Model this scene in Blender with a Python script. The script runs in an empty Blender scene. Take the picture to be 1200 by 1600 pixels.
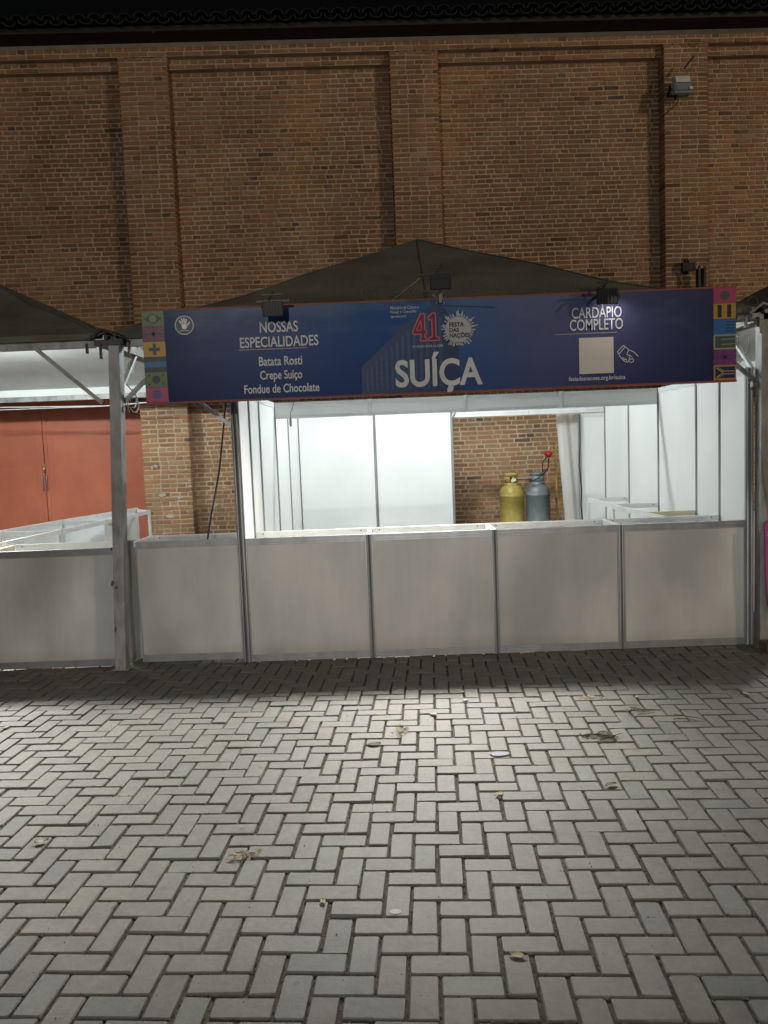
import bpy, math, random
from mathutils import Vector, Matrix, noise
import numpy as np
random.seed(7)
R = random.Random(11)
S = bpy.context.scene
# ------------------------------------------------------------------ camera
CAM_F, PITCH, ROLL, YAW = 1204.8, .08081, .03847, -.0114
CAM = Vector((.0926, -6.0932, 1.6643))
Fw = Vector((math.sin(YAW)*math.cos(PITCH), math.cos(YAW)*math.cos(PITCH), -math.sin(PITCH)))
Rt = Vector((math.cos(YAW), -math.sin(YAW), 0)); Up = Rt.cross(Fw)
c_, s_ = math.cos(ROLL), math.sin(ROLL)
R2 = Rt*c_ - Up*s_; U2 = Rt*s_ + Up*c_
cam = bpy.data.cameras.new('camera'); co = bpy.data.objects.new('camera', cam)
S.collection.objects.link(co); S.camera = co
M3 = Matrix((R2, U2, -Fw)).transposed()
co.matrix_world = Matrix.Translation(CAM) @ M3.to_4x4()
cam.sensor_fit = 'HORIZONTAL'; cam.sensor_width = 36; cam.lens = CAM_F/1200*36
cam.clip_start = .05; cam.clip_end = 500
# ------------------------------------------------------------------ world (night)
w = bpy.data.worlds.new('World'); S.world = w; w.use_nodes = True
bg = w.node_tree.nodes['Background']
bg.inputs[0].default_value = (.55, .72, .62, 1); bg.inputs[1].default_value = .0028
# ------------------------------------------------------------------ street and booth lighting
def aim(o, loc, to):
    o.location = loc
    o.rotation_euler = (Vector(to)-Vector(loc)).to_track_quat('-Z', 'Y').to_euler()
def lamp(name, kind, loc, power, color, radius=.1, to=None, angle=None, blend=.5):
    l = bpy.data.lights.new(name, kind); l.energy = power; l.color = color
    l.shadow_soft_size = radius
    o = bpy.data.objects.new(name, l); S.collection.objects.link(o); o.location = loc
    if to: aim(o, loc, to)
    if kind == 'SPOT': l.spot_size = math.radians(angle); l.spot_blend = blend
    return o
TENTS = {'left': (-4.62, 2.42), 'centre': (.45, 2.42), 'right': (5.5, 2.42)}
LAMPZ = 3.42
WARM = (1, .86, .68); COOL = (.93, 1, 1); NEU = (1, .97, .9)
P_OMNI, P_SPOT = 205, 2450
lamp('street_light_right', 'POINT', (22, -15, 10.5), 5900, (1, .80, .56), .9)
lamp('street_light_front', 'SPOT', (-3.2, -12.5, 5.6), 1250, (1, .97, .93), .35, to=(-.3, -.6, .8), angle=104, blend=.8)
lamp('low_floodlight_front', 'SPOT', (.8, -16, 1.35), 1300, (1, .96, .92), .10, to=(.5, 0, -2.35), angle=31, blend=.12)
for k, (x, y) in TENTS.items():
    lamp('tent_light_'+k, 'POINT', (x, y, LAMPZ), P_OMNI*(.45 if k == 'right' else 1), COOL, .07)
    lamp('added_tent_spot_'+k, 'SPOT', (x, y-.12, LAMPZ-.06), P_SPOT, NEU, .30, to=(x+{'left': .9, 'centre': -.5, 'right': -.6}[k], -1.15, 0), angle=56, blend=1.)  # added spot, not a separate fixture: brightens the paving before the counters
S.view_settings.view_transform = 'Standard'; S.view_settings.look = 'None'
S.view_settings.exposure = 0; S.view_settings.gamma = 1
S.cycles.max_bounces = 7; S.cycles.diffuse_bounces = 4

# ------------------------------------------------------------------ materials
def new_mat(name):
    m = bpy.data.materials.new(name); m.use_nodes = True
    nt = m.node_tree; b = nt.nodes['Principled BSDF']; return m, nt, b
def N(nt, t, **k):
    n = nt.nodes.new(t)
    for a, v in k.items(): setattr(n, a, v)
    return n
def mix(nt, a, b, fac, blend='MIX'):
    n = N(nt, 'ShaderNodeMix', data_type='RGBA', blend_type=blend)
    for i, v in ((0, fac), (6, a), (7, b)):
        if hasattr(v, 'links'): nt.links.new(v, n.inputs[i])
        elif i == 0: n.inputs[0].default_value = v
        else: n.inputs[i].default_value = (*v, 1)
    return n.outputs[2]
def tex(nt, scale, detail=4, rough=.55, sc=(1, 1, 1), coord='Object'):
    tc = N(nt, 'ShaderNodeTexCoord'); mp = N(nt, 'ShaderNodeMapping')
    mp.inputs['Scale'].default_value = sc
    nt.links.new(tc.outputs[coord], mp.inputs[0])
    n = N(nt, 'ShaderNodeTexNoise'); n.inputs['Scale'].default_value = scale
    n.inputs['Detail'].default_value = detail; n.inputs['Roughness'].default_value = rough
    nt.links.new(mp.outputs[0], n.inputs['Vector']); return n.outputs['Fac']
def ramp(nt, fac, stops):
    r = N(nt, 'ShaderNodeValToRGB'); e = r.color_ramp.elements
    while len(e) < len(stops): e.new(.5)
    for el, (p, c) in zip(e, stops):
        el.position = p; el.color = (*c, 1) if hasattr(c, '__len__') else (c, c, c, 1)
    nt.links.new(fac, r.inputs[0]); return r.outputs[0]
def bump(nt, b, h, strength=.3, dist=.01):
    n = N(nt, 'ShaderNodeBump'); n.inputs['Strength'].default_value = strength
    n.inputs['Distance'].default_value = dist
    nt.links.new(h, n.inputs['Height']); nt.links.new(n.outputs[0], b.inputs['Normal'])
def plain(name, col, rough=.5, metal=0, col2=None, scale=6, sc=(1, 1, 1), bmp=0, lo=.35, hi=.7, coord='Object', bscale=60):
    m, nt, b = new_mat(name)
    b.inputs['Roughness'].default_value = rough; b.inputs['Metallic'].default_value = metal
    if col2 is None: col2 = tuple(c*.82 for c in col)
    f = ramp(nt, tex(nt, scale, sc=sc, coord=coord), [(lo, 0.), (hi, 1.)])
    nt.links.new(mix(nt, col, col2, f), b.inputs['Base Color'])
    if bmp: bump(nt, b, tex(nt, bscale, 5, coord=coord), bmp, .004)
    return m
def tinted(name, noise_scale, dark, rough, bmp, dist, spots=None, big=None):
    m, nt, b = new_mat(name)
    a = N(nt, 'ShaderNodeAttribute', attribute_name='tint')
    f = ramp(nt, tex(nt, noise_scale, 6, .65), [(.3, 0.), (.72, 1.)])
    c = mix(nt, a.outputs['Color'], mix(nt, a.outputs['Color'], (dark,)*3, 1., 'MULTIPLY'), f)
    if spots:
        f2 = ramp(nt, tex(nt, spots[0], 3, .6), [(spots[2], 0.), (spots[3], 1.)])
        n = N(nt, 'ShaderNodeMath', operation='MULTIPLY'); n.inputs[1].default_value = spots[4]
        nt.links.new(f2, n.inputs[0]); c = mix(nt, c, spots[1], n.outputs[0])
    if big:
        c = mix(nt, c, ramp(nt, tex(nt, big[0], 5, .6, sc=(1, 1, .55)), [(.34, big[1]), (.5, 1.), (.68, big[2])]), 1., 'MULTIPLY')
    nt.links.new(c, b.inputs['Base Color'])
    b.inputs['Roughness'].default_value = rough
    bump(nt, b, tex(nt, noise_scale*2.2, 8, .7), bmp, dist)
    return m, nt, b, c
M = {}
M['brick'], _nt, _b, _c = tinted('brick_clay', 28, .72, .9, .5, .006, (2.2, (.40, .30, .20), .55, .75, .40), (.62, (.70, .68, .66), (1.32, 1.28, 1.12)))
M['paver'], _nt, _b, _c = tinted('paver_concrete', 44, .74, .68, .5, .003, (1.1, (.17, .18, .14), .50, .76, .40), (9., (.86, .86, .85), (1.10, 1.09, 1.07)))
# gum and oil spots, then fine aggregate specks
_v3 = N(_nt, 'ShaderNodeTexVoronoi'); _v3.inputs['Scale'].default_value = 3.1; _t3 = N(_nt, 'ShaderNodeTexCoord'); _nt.links.new(_t3.outputs['Object'], _v3.inputs['Vector'])
_c = mix(_nt, _c, (.055, .05, .043), ramp(_nt, _v3.outputs['Distance'], [(.028, .75), (.05, 0.)]))
# fine pale and dark aggregate specks in the pavers
_v = N(_nt, 'ShaderNodeTexVoronoi'); _v.inputs['Scale'].default_value = 260
_tc = N(_nt, 'ShaderNodeTexCoord'); _nt.links.new(_tc.outputs['Object'], _v.inputs['Vector'])
_r = ramp(_nt, _v.outputs['Distance'], [(.0, 1.), (.16, 0.)])
_r2 = ramp(_nt, _v.outputs['Color'], [(.78, 0.), (.86, 1.)])
_mm = N(_nt, 'ShaderNodeMath', operation='MULTIPLY'); _nt.links.new(_r, _mm.inputs[0]); _nt.links.new(_r2, _mm.inputs[1])
_nt.links.new(mix(_nt, _c, (.55, .53, .48), _mm.outputs[0]), _b.inputs['Base Color'])
M['mortar'] = plain('lime_mortar', (.56, .45, .32), .95, 0, (.38, .30, .21), 2.6, bmp=.6)
M['soil'] = plain('joint_soil', (.032, .025, .018), .95, 0, (.10, .078, .054), 55, bmp=.8, bscale=120)
M['grit'] = plain('grit', (.19, .16, .12), .9, 0, (.025, .02, .015), 60, lo=.45, hi=.55)
M['panel'] = plain('white_laminate', (.80, .81, .80), .38, 0, (.74, .76, .75), 2.2, (1, 1, .5))
m, nt, b = new_mat('blotchy_laminate')  # grey blotches, fine vertical streaks, slightly darker towards the bottom
_c = ramp(nt, tex(nt, 1.35, 4, .5, sc=(1, 1, .5)), [(.36, (.62, .615, .585)), (.66, (.38, .378, .36))])
_c = mix(nt, _c, ramp(nt, tex(nt, 26, 5, .7, sc=(1, 1, .07)), [(.3, .955), (.62, 1.)]), 1., 'MULTIPLY')
_c = mix(nt, _c, ramp(nt, tex(nt, 8, 6, .75), [(.66, 1.), (.74, .82)]), 1., 'MULTIPLY')
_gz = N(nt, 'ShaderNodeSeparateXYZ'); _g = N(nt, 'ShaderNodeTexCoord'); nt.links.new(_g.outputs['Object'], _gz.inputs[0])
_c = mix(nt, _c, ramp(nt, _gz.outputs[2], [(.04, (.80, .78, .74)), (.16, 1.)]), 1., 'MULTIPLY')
nt.links.new(_c, b.inputs['Base Color']); b.inputs['Roughness'].default_value = .36
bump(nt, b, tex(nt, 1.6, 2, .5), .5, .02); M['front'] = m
M['alu'] = plain('aluminium', (.42, .425, .43), .4, .7, (.32, .325, .335), 9, (1, 1, .2))
M['alu_white'] = plain('white_enamelled_aluminium', (.78, .79, .79), .4, .1, (.68, .69, .69), 9)
M['groove'] = plain('dark_slot', (.10, .10, .11), .6, .4)
M['steel'] = plain('galvanised_steel', (.34, .34, .33), .52, .4, (.19, .19, .18), 14, (1, 1, .35), bmp=.25)
M['canvas'] = plain('grey_canvas', (.14, .138, .112), .85, 0, (.08, .078, .062), 1.8, bmp=1., bscale=3.2)
M['lining'] = plain('white_canvas', (.70, .72, .70), .8, 0, (.62, .64, .62), 3)
M['dark_iron'] = plain('dark_iron', (.10, .10, .09), .7, .2)
M['black'] = plain('black_plastic', (.018, .018, .02), .45)
M['hose'] = plain('rubber_hose', (.02, .018, .018), .5)
M['door'] = plain('red_painted_metal', (.50, .145, .078), .5, 0, (.40, .115, .065), 2.4, (1, 1, .6), bmp=.12, bscale=9)
M['sealant'] = plain('plaster_patch', (.50, .46, .38), .95)
M['yellow'] = plain('yellow_cylinder_paint', (.44, .345, .085), .45, .1, (.33, .235, .06), 9)
M['grey'] = plain('grey_cylinder_paint', (.19, .215, .23), .42, .15, (.15, .17, .18), 8)
M['lampgrey'] = plain('pale_blue_grey_metal', (.34, .38, .42), .5)
M['pipe'] = plain('yellow_pipe', (.60, .42, .06), .5)
M['red'] = plain('red_regulator', (.55, .04, .03), .4)
M['brass'] = plain('brass', (.62, .48, .25), .35, .9)
M['white'] = plain('white_plastic', (.78, .78, .76), .5)
M['cream'] = plain('cream_laminate', (.70, .64, .47), .5)
M['tile'] = plain('clay_roof_tile', (.04, .042, .04), .9, 0, (.015, .016, .015), 8, bmp=.5)
M['wood'] = plain('dark_timber', (.025, .02, .015), .8, 0, (.04, .03, .022), 6, (1, 1, 1))
M['letter'] = flat_letter = plain('print_white', (.66, .68, .71), .6)
M['leaf'] = plain('dry_leaf', (.34, .30, .20), .8, 0, (.20, .16, .10), 60)
M['leaf_dark'] = plain('dark_leaf', (.06, .055, .03), .8, 0, (.12, .11, .04), 60)
M['paper'] = plain('paper_scrap', (.40, .385, .34), .8)
M['pink'] = plain('magenta_banner', (.42, .05, .17), .5, 0, (.34, .05, .20), 4)
M['block'] = plain('brown_block', (.13, .07, .05), .85, 0, (.08, .05, .04), 12, bmp=.4)
M['dentrust'] = plain('dark_dent', (.07, .065, .06), .8)
def emit(name, col, st):
    m, nt, b = new_mat(name); b.inputs['Base Color'].default_value = (*col, 1)
    b.inputs['Emission Color'].default_value = (*col, 1); b.inputs['Emission Strength'].default_value = st
    return m
def flat(name, col, rough=.42):
    m, nt, b = new_mat(name); b.inputs['Base Color'].default_value = (*col, 1)
    b.inputs['Roughness'].default_value = rough; return m
# plastic sheet, slightly see-through
m, nt, b = new_mat('plastic_sheet')
b.inputs['Base Color'].default_value = (.70, .70, .68, 1); b.inputs['Roughness'].default_value = .45
tr = N(nt, 'ShaderNodeBsdfTransparent'); ms = N(nt, 'ShaderNodeMixShader'); ms.inputs[0].default_value = .78
out = nt.nodes['Material Output']
nt.links.new(tr.outputs[0], ms.inputs[1]); nt.links.new(b.outputs[0], ms.inputs[2]); nt.links.new(ms.outputs[0], out.inputs[0])
M['sheet'] = m
m, nt, b = new_mat('clear_glass'); b.inputs['Roughness'].default_value = .08
b.inputs['Base Color'].default_value = (.24, .28, .32, 1); M['glass'] = m
# banner print: blue sky at dusk, violet towards the right end
m, nt, b = new_mat('banner_print')
tc = N(nt, 'ShaderNodeTexCoord'); sx = N(nt, 'ShaderNodeSeparateXYZ'); nt.links.new(tc.outputs['Object'], sx.inputs[0])
mr = N(nt, 'ShaderNodeMapRange'); mr.inputs['From Max'].default_value = 4.39; nt.links.new(sx.outputs[0], mr.inputs[0])
base = ramp(nt, mr.outputs[0], [(0, (.008, .022, .080)), (.22, (.010, .040, .165)), (.42, (.018, .070, .225)), (.55, (.060, .125, .29)), (.68, (.105, .115, .235)), (.85, (.060, .068, .155)), (1, (.028, .036, .085))])
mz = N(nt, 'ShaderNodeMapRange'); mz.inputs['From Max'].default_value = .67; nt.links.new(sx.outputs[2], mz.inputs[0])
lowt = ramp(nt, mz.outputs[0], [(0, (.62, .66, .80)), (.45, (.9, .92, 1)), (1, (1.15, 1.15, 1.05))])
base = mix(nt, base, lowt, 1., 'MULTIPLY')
cl = ramp(nt, tex(nt, 1.5, 6, .6, sc=(1, 1, 2.6)), [(.48, 0.), (.72, 1.)])
up = ramp(nt, mz.outputs[0], [(.35, 0.), (.9, 1.)]); mm = N(nt, 'ShaderNodeMath', operation='MULTIPLY')
nt.links.new(cl, mm.inputs[0]); nt.links.new(up, mm.inputs[1])
m2 = N(nt, 'ShaderNodeMath', operation='MULTIPLY'); m2.inputs[1].default_value = .6; nt.links.new(mm.outputs[0], m2.inputs[0])
nt.links.new(mix(nt, base, (.13, .17, .27), m2.outputs[0]), b.inputs['Base Color'])
b.inputs['Roughness'].default_value = .36; b.inputs['Specular IOR Level'].default_value = .16; M['banner'] = m

# ------------------------------------------------------------------ mesh helpers
class MB:
    def __init__(s): s.v = []; s.f = []; s.t = []; s.sm = []
    def add(s, vs, fs, tint=None, smooth=False):
        o = len(s.v); s.v += [tuple(v) for v in vs]
        for f in fs: s.f.append([i+o for i in f]); s.t.append(tint); s.sm.append(smooth)
    def box(s, x0, x1, y0, y1, z0, z1, tint=None):
        v = [(x0,y0,z0),(x1,y0,z0),(x1,y1,z0),(x0,y1,z0),(x0,y0,z1),(x1,y0,z1),(x1,y1,z1),(x0,y1,z1)]
        s.add(v, [(0,3,2,1),(4,5,6,7),(0,1,5,4),(1,2,6,5),(2,3,7,6),(3,0,4,7)], tint); return s
    def bar(s, p, q, w, h=None, up=(0,0,1)):
        h = h or w; p, q = Vector(p), Vector(q); d = (q-p).normalized(); u = Vector(up)
        if abs(d.dot(u)) > .98: u = Vector((0,1,0))
        a = d.cross(u).normalized()*w/2; b_ = a.cross(d).normalized()*h/2
        v = [e+i*a+j*b_ for e in (p,q) for i,j in ((-1,-1),(1,-1),(1,1),(-1,1))]
        s.add(v, [(0,1,2,3),(7,6,5,4),(0,4,5,1),(1,5,6,2),(2,6,7,3),(3,7,4,0)]); return s
    def tube(s, pts, r, n=8, cap=True):
        pts = [Vector(p) for p in pts]; rings = []; prev = None
        for i, p in enumerate(pts):
            d = (pts[min(i+1,len(pts)-1)]-pts[max(i-1,0)])
            d = d.normalized() if d.length > 1e-9 else Vector((0,0,1))
            if prev is None: prev = d.orthogonal().normalized()
            a = (prev-d*prev.dot(d)); a = a.normalized() if a.length>1e-6 else d.orthogonal().normalized(); prev = a
            b_ = d.cross(a); rr = r[i] if hasattr(r,'__len__') else r
            rings.append([p+(a*math.cos(t*2*math.pi/n)+b_*math.sin(t*2*math.pi/n))*rr for t in range(n)])
        v = [x for rg in rings for x in rg]; f = []
        for i in range(len(rings)-1):
            for k in range(n): f.append((i*n+k, i*n+(k+1)%n, (i+1)*n+(k+1)%n, (i+1)*n+k))
        s.add(v, f, smooth=True)
        if cap: s.add(rings[0], [tuple(range(n))[::-1]]); s.add(rings[-1], [tuple(range(n))])
        return s
    def lathe(s, prof, c=(0,0,0), n=36, a0=0, a1=2*math.pi):
        full = abs(a1-a0-2*math.pi) < 1e-6; k = n if full else n+1
        v = [(c[0]+r*math.cos(a0+(a1-a0)*i/n), c[1]+r*math.sin(a0+(a1-a0)*i/n), c[2]+z) for r, z in prof for i in range(k)]
        f = []
        for j in range(len(prof)-1):
            for i in range(n):
                i2 = (i+1) % k if full else i+1
                f.append((j*k+i, j*k+i2, (j+1)*k+i2, (j+1)*k+i))
        s.add(v, f, smooth=True); return s
    def prism(s, poly, y0, y1):      # polygon in x,z extruded along y
        n = len(poly); v = [(x,y0,z) for x,z in poly]+[(x,y1,z) for x,z in poly]
        s.add(v, [tuple(range(n)), tuple(range(2*n-1,n-1,-1))]+[(i+n,(i+1)%n+n,(i+1)%n,i) for i in range(n)]); return s
    def extr(s, prof, p, q, side):   # profile (a,b) swept from p to q; a along side, b along up-ish
        p, q = Vector(p), Vector(q); d = (q-p).normalized(); a = Vector(side).normalized(); b_ = d.cross(a)
        n = len(prof); v = [e+a*i+b_*j for e in (p,q) for i,j in prof]
        s.add(v, [tuple(range(n))[::-1], tuple(range(n,2*n))]+[(i,(i+1)%n,(i+1)%n+n,i+n) for i in range(n)]); return s
    def build(s, name, mat, parent=None, loc=None, rz=0, recalc=False):
        me = bpy.data.meshes.new(name); me.from_pydata(s.v, [], s.f)
        if any(s.sm): me.polygons.foreach_set('use_smooth', s.sm)
        if s.t and s.t[0] is not None:
            a = me.attributes.new('tint', 'FLOAT_COLOR', 'FACE')
            a.data.foreach_set('color', np.array([(*t, 1) for t in s.t], dtype=np.float32).ravel())
        for mm_ in (mat if isinstance(mat, (list, tuple)) else [mat]): me.materials.append(mm_)
        o = bpy.data.objects.new(name, me); S.collection.objects.link(o)
        if parent: o.parent = parent
        if loc: o.location = loc
        if rz: o.rotation_euler[2] = rz
        me.update(); return o
def tag(o, label=None, cat=None, group=None, kind=None):
    if label: o['label'] = label
    if cat: o['category'] = cat
    if group: o['group'] = group
    if kind: o['kind'] = kind
    return o
def thing(name, label, cat, loc=(0,0,0), rz=0, group=None):
    o = bpy.data.objects.new(name, None); S.collection.objects.link(o)
    o.empty_display_size = .1; o.location = loc; o.rotation_euler = (0,0,rz)
    return tag(o, label, cat, group)
def part(name, mb, mat, parent, label=None):
    o = mb.build(name, M[mat] if isinstance(mat, str) else mat, parent)
    if parent is not None and parent.type == 'EMPTY' and parent.location.length:
        pass
    if label: o['label'] = label
    return o
def bevel(o, wd=.003, seg=1):
    md = o.modifiers.new('bevel', 'BEVEL'); md.width = wd; md.segments = seg; md.limit_method = 'ANGLE'; return o
def W2P(x, y, z):        # picture coordinates (1200 x 1600) of a place, used only to rank which pieces show largest
    d = Vector((x,y,z))-CAM; k = d.dot(Fw)
    return 600+CAM_F*d.dot(R2)/k, 800-CAM_F*d.dot(U2)/k, k

# ------------------------------------------------------------------ pavement
PO, PA, PW = Vector((-.197, -3.452, 0)), -.0503, .10014
ca, sa = math.cos(PA), math.sin(PA)
pave = tag(MB().box(-60, 60, -60, 60, -.3, -.0125).build('pavement', M['soil']), None, None, None, 'structure')
def paver_geo(mb, i0, j0, horiz, tint, rr):
    L_, W_ = (2*PW, PW) if horiz else (PW, 2*PW)
    g = .0058+rr.uniform(-.0014, .0018)
    cx, cy = PW*i0+L_/2, PW*j0+W_/2
    a, b_ = L_/2-g, W_/2-g; ang = PA+rr.gauss(0, .006)
    if abs(cx) + 0 > 99: return
    dx, dy = rr.gauss(0,.0012), rr.gauss(0,.0012); dz = rr.gauss(-.0005,.0017)-(.004 if rr.random() < .03 else 0)
    tx, ty = rr.gauss(0,.006), rr.gauss(0,.006)
    X = PO.x+ca*cx-sa*cy+dx; Y = PO.y+sa*cx+ca*cy+dy
    cc, ss = math.cos(ang), math.sin(ang); vs = []
    def ring(ins, k, z):
        A, B = a-ins, b_-ins
        for px, py in ((-A+k,-B),(A-k,-B),(A,-B+k),(A,B-k),(A-k,B),(-A+k,B),(-A,B-k),(-A,-B+k)):
            jx, jy = (rr.uniform(-.0016,.0016), rr.uniform(-.0016,.0016)) if z > -.01 else (0,0)
            qx, qy = px+jx, py+jy
            vs.append((X+cc*qx-ss*qy, Y+ss*qx+cc*qy, z+dz+tx*qx+ty*qy))
    k = rr.uniform(.0022, .0050) if rr.random() > .05 else rr.uniform(.006, .010)
    ring(0, k, -.03); ring(0, k, -.0042); ring(.0030, k, 0)
    f = [tuple(range(16,24))]
    for r0 in (0, 8):
        for q in range(8): f.append((r0+q, r0+(q+1)%8, r0+8+(q+1)%8, r0+8+q))
    mb.add(vs, f, tint)
def paver_tint(rr, x, y):
    n = noise.noise(Vector((x*.8, y*.8, 3.1))); n2 = noise.noise(Vector((x*.9+7, y*.9+x*.5, 1.7)))
    v = .130*(1+rr.gauss(0,.065)+.16*n); h = rr.random(); c = [v*1.07, v*.985, v*.835]
    if h < .25+.8*n2: c = [v*.985, v*.975, v*.86]
    if h > .94: c = [v*1.03, v*.935, v*.825]
    elif h > .90: c = [v*.83, v*.835, v*.76]
    return tuple(c)
plist = []
for i in range(-75, 76):
    for j in range(-22, 92):
        k = (i+j) % 4
        if k not in (0, 2): continue
        cx, cy = PW*(i+.5), PW*(j+.5)
        x = PO.x+ca*cx-sa*cy; y = PO.y+sa*cx+ca*cy
        if y < -5.6 or y > 5.3 or abs(x) > 2.6+(y+6)*.62: continue
        u, v, z = W2P(x, y, 0)
        vis = (0 < u < 1200 and v < 1620 and z > .5 and y < -.05)
        plist.append((z if vis else 99+abs(z), i, j, k == 0, x, y))
plist.sort(key=lambda t: t[0])
rest = MB(); rr = random.Random(5)
for n_, (z, i, j, h, x, y) in enumerate(plist):
    t = paver_tint(rr, x, y)
    if n_ < 300:
        mb = MB(); paver_geo(mb, i, j, h, t, rr); mb.build('paver', M['paver'], pave)
    else: paver_geo(rest, i, j, h, t, rr)
tag(rest.build('paver_field', M['paver'], pave), kind='stuff')
# sand and dirt filling the joints to an uneven height
sv = []; nx_s, ny_s = 300, 190
for j in range(ny_s+1):
    y = -5.4+j*.029
    for i in range(nx_s+1):
        x = (i/nx_s-.5)*(2.4+(y+6)*1.3)
        h_ = noise.noise(Vector((x*2.3, y*2.3, .5)))*.5+noise.noise(Vector((x*9, y*9, 4.)))*.35+noise.noise(Vector((x*31, y*31, 8.)))*.25
        sv.append((x, y, -.0105+.0045*max(-1, min(1, h_*1.5))))
sd = MB(); kx = nx_s+1
sd.add(sv, [(j*kx+i, j*kx+i+1, (j+1)*kx+i+1, (j+1)*kx+i) for j in range(ny_s) for i in range(nx_s)], smooth=True)
tag(sd.build('joint_sand', M['soil'], pave), kind='stuff')
# grit lying in the joints
gm = MB(); rr = random.Random(9)
for _ in range(26000):
    i, j = rr.randint(-30, 30), rr.randint(-10, 40)
    k = (i+j) % 4
    if rr.random() < .5: cx, cy = i+rr.gauss(0,.02), j+rr.random()
    else: cx, cy = i+rr.random(), j+rr.gauss(0,.02)
    cx *= PW; cy *= PW
    x = PO.x+ca*cx-sa*cy; y = PO.y+sa*cx+ca*cy
    if y > -.3 or abs(x) > .8+(y+6)*.6: continue
    r = rr.uniform(.0012, .0036); zz = -.010+rr.uniform(0,.007)
    v = [(x+rr.uniform(-r,r)*1.4, y+rr.uniform(-r,r)*1.4, zz), (x+r,y-r*.6,zz), (x-r,y-r*.5,zz), (x+rr.uniform(-r,r),y+r,zz), (x,y,zz+r*1.9)]
    gm.add(v, [(1,3,4),(3,2,4),(2,1,4)])
tag(gm.build('joint_grit', M['grit']), 'loose grit and dry dirt lying in the paver joints', 'grit', None, 'stuff')

# ------------------------------------------------------------------ brick wall (its own frame: x along the wall, -y towards the street)
WR = .037
wall = thing('brick_wall', 'tall old brick wall with projecting piers behind the booths', 'wall', (0, 5.03, 0), WR)
cw, sw = math.cos(WR), math.sin(WR)
def wl2w(x, y, z): return (cw*x-sw*y, 5.03+sw*x+cw*y, z)
XL, XR_ = -9.6, 10.2
PIL = [(-8.0,-7.3), (-3.45,-2.77), (.277,.957), (4.112,4.745), (8.3,8.95)]
DOOR = (-6.55, -3.385, 3.0)
REC = .2
core = MB()
def fill(x0, x1, z0, z1, yf): core.box(x0, x1, yf+.007, .62, z0, z1)
HT = 7.33
edges = [XL]+[e for p in PIL for e in p]+[XR_]
for a, b_ in PIL: core.box(a+.012, b_-.012, .0065, .62, 0, HT-.2)
for a, b_ in zip(edges[0::2], edges[1::2]):
    if a < DOOR[0] < b_:
        core.box(a, DOOR[0], REC+.0065, .62, 0, 7.02); core.box(DOOR[0], b_, REC+.0065, .62, DOOR[2], 7.02)
    else: core.box(a, b_, REC+.0065, .62, 0, 7.02)
    core.box(a, b_, .1065, .62, 7.0205, 7.15)
core.box(XL, XR_, .0065, .62, 7.1505, HT)
part('mortar_bed', core, 'mortar', wall)
for rx in (-7.2, 10.1): pass
rr = random.Random(21); bricks = []
CH = .065
def brick_geo(mb, x0, x1, z0, z1, y, depth, t, rr):
    j = lambda s=.0045: rr.uniform(-s, s)
    k = rr.uniform(.004, .012); k2 = rr.uniform(.003, .009); y += rr.uniform(-.0045, .003)
    a = [(x0+k+j(), z0+j()), (x1-k2+j(), z0+j()), (x1+j(), z0+k2+j()), (x1+j(), z1-k+j()), (x1-k+j(), z1+j()), (x0+k2+j(), z1+j()), (x0+j(), z1-k2+j()), (x0+j(), z0+k+j())]
    cx, cz = (x0+x1)/2, (z0+z1)/2
    v = [(cx+(x-cx)*.975, y, cz+(z-cz)*.90) for x, z in a]+[(x, y+.006, z) for x, z in a]+[(x, y+depth, z) for x, z in a]
    f = [tuple(range(8))]
    for r0 in (0, 8):
        for q in range(8): f.append((r0+8+q, r0+8+(q+1)%8, r0+(q+1)%8, r0+q))
    mb.add(v, f, t)
def brick_tint(rr, x, z):
    n = noise.noise(Vector((x*.55, z*.9, 0))); v = 1+rr.gauss(0,.075)+.12*n
    base = (.365*v, .190*v, .096*v); h = rr.random()
    if h < .12: base = (.27*v, .140*v, .076*v)
    elif h < .30: base = (.38*v, .225*v, .125*v)
    elif h < .315: base = (.16*v, .095*v, .065*v)
    return base
def course(x0, x1, zi, y, depth, z0=None, h=CH):
    z0 = zi*CH if z0 is None else z0
    header = zi % 2; Ln = .120 if header else .238
    x = x0; first = True
    off = (.06 if header else 0)
    if x1-x0 > 1.2: x = x0-off-rr.uniform(0, .03)
    while x < x1-.012:
        L_ = Ln*(1+rr.gauss(0, .045))
        if not header and rr.random() < .04: L_ = .12
        if header and rr.random() < .05: L_ = .235
        e = x+L_
        if x1-e < .06: e = x1+.0
        a, b_ = max(x, x0)+(.0075 if x > x0+.001 else 0), min(e, x1)-(.0085 if e < x1-.001 else 0)
        wob = .004*math.sin(x*1.7+zi*.13)
        if b_-a > .02:
            bricks.append((a, b_, z0+.0082+wob+rr.uniform(-.001,.001), z0+h-.0082+wob, y, depth))
        x = e
for zi in range(0, 115):
    z = zi*CH
    if z+CH > HT+.01: break
    if z+CH <= 7.021:
        for a, b_ in zip(edges[0::2], edges[1::2]):
            if a < DOOR[0] < b_ and z < DOOR[2]:
                course(a, DOOR[0], zi, REC, .09)
            else: course(a, b_, zi, REC, .09)
        for a, b_ in PIL: course(a, b_, zi, 0, .21)
    elif z < 7.12:
        for a, b_ in zip(edges[0::2], edges[1::2]): course(a, b_, zi, .10, .12)
        for a, b_ in PIL: course(a, b_, zi, 0, .12)
    else: course(XL, XR_, zi, 0, .13)
scored = []
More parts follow.
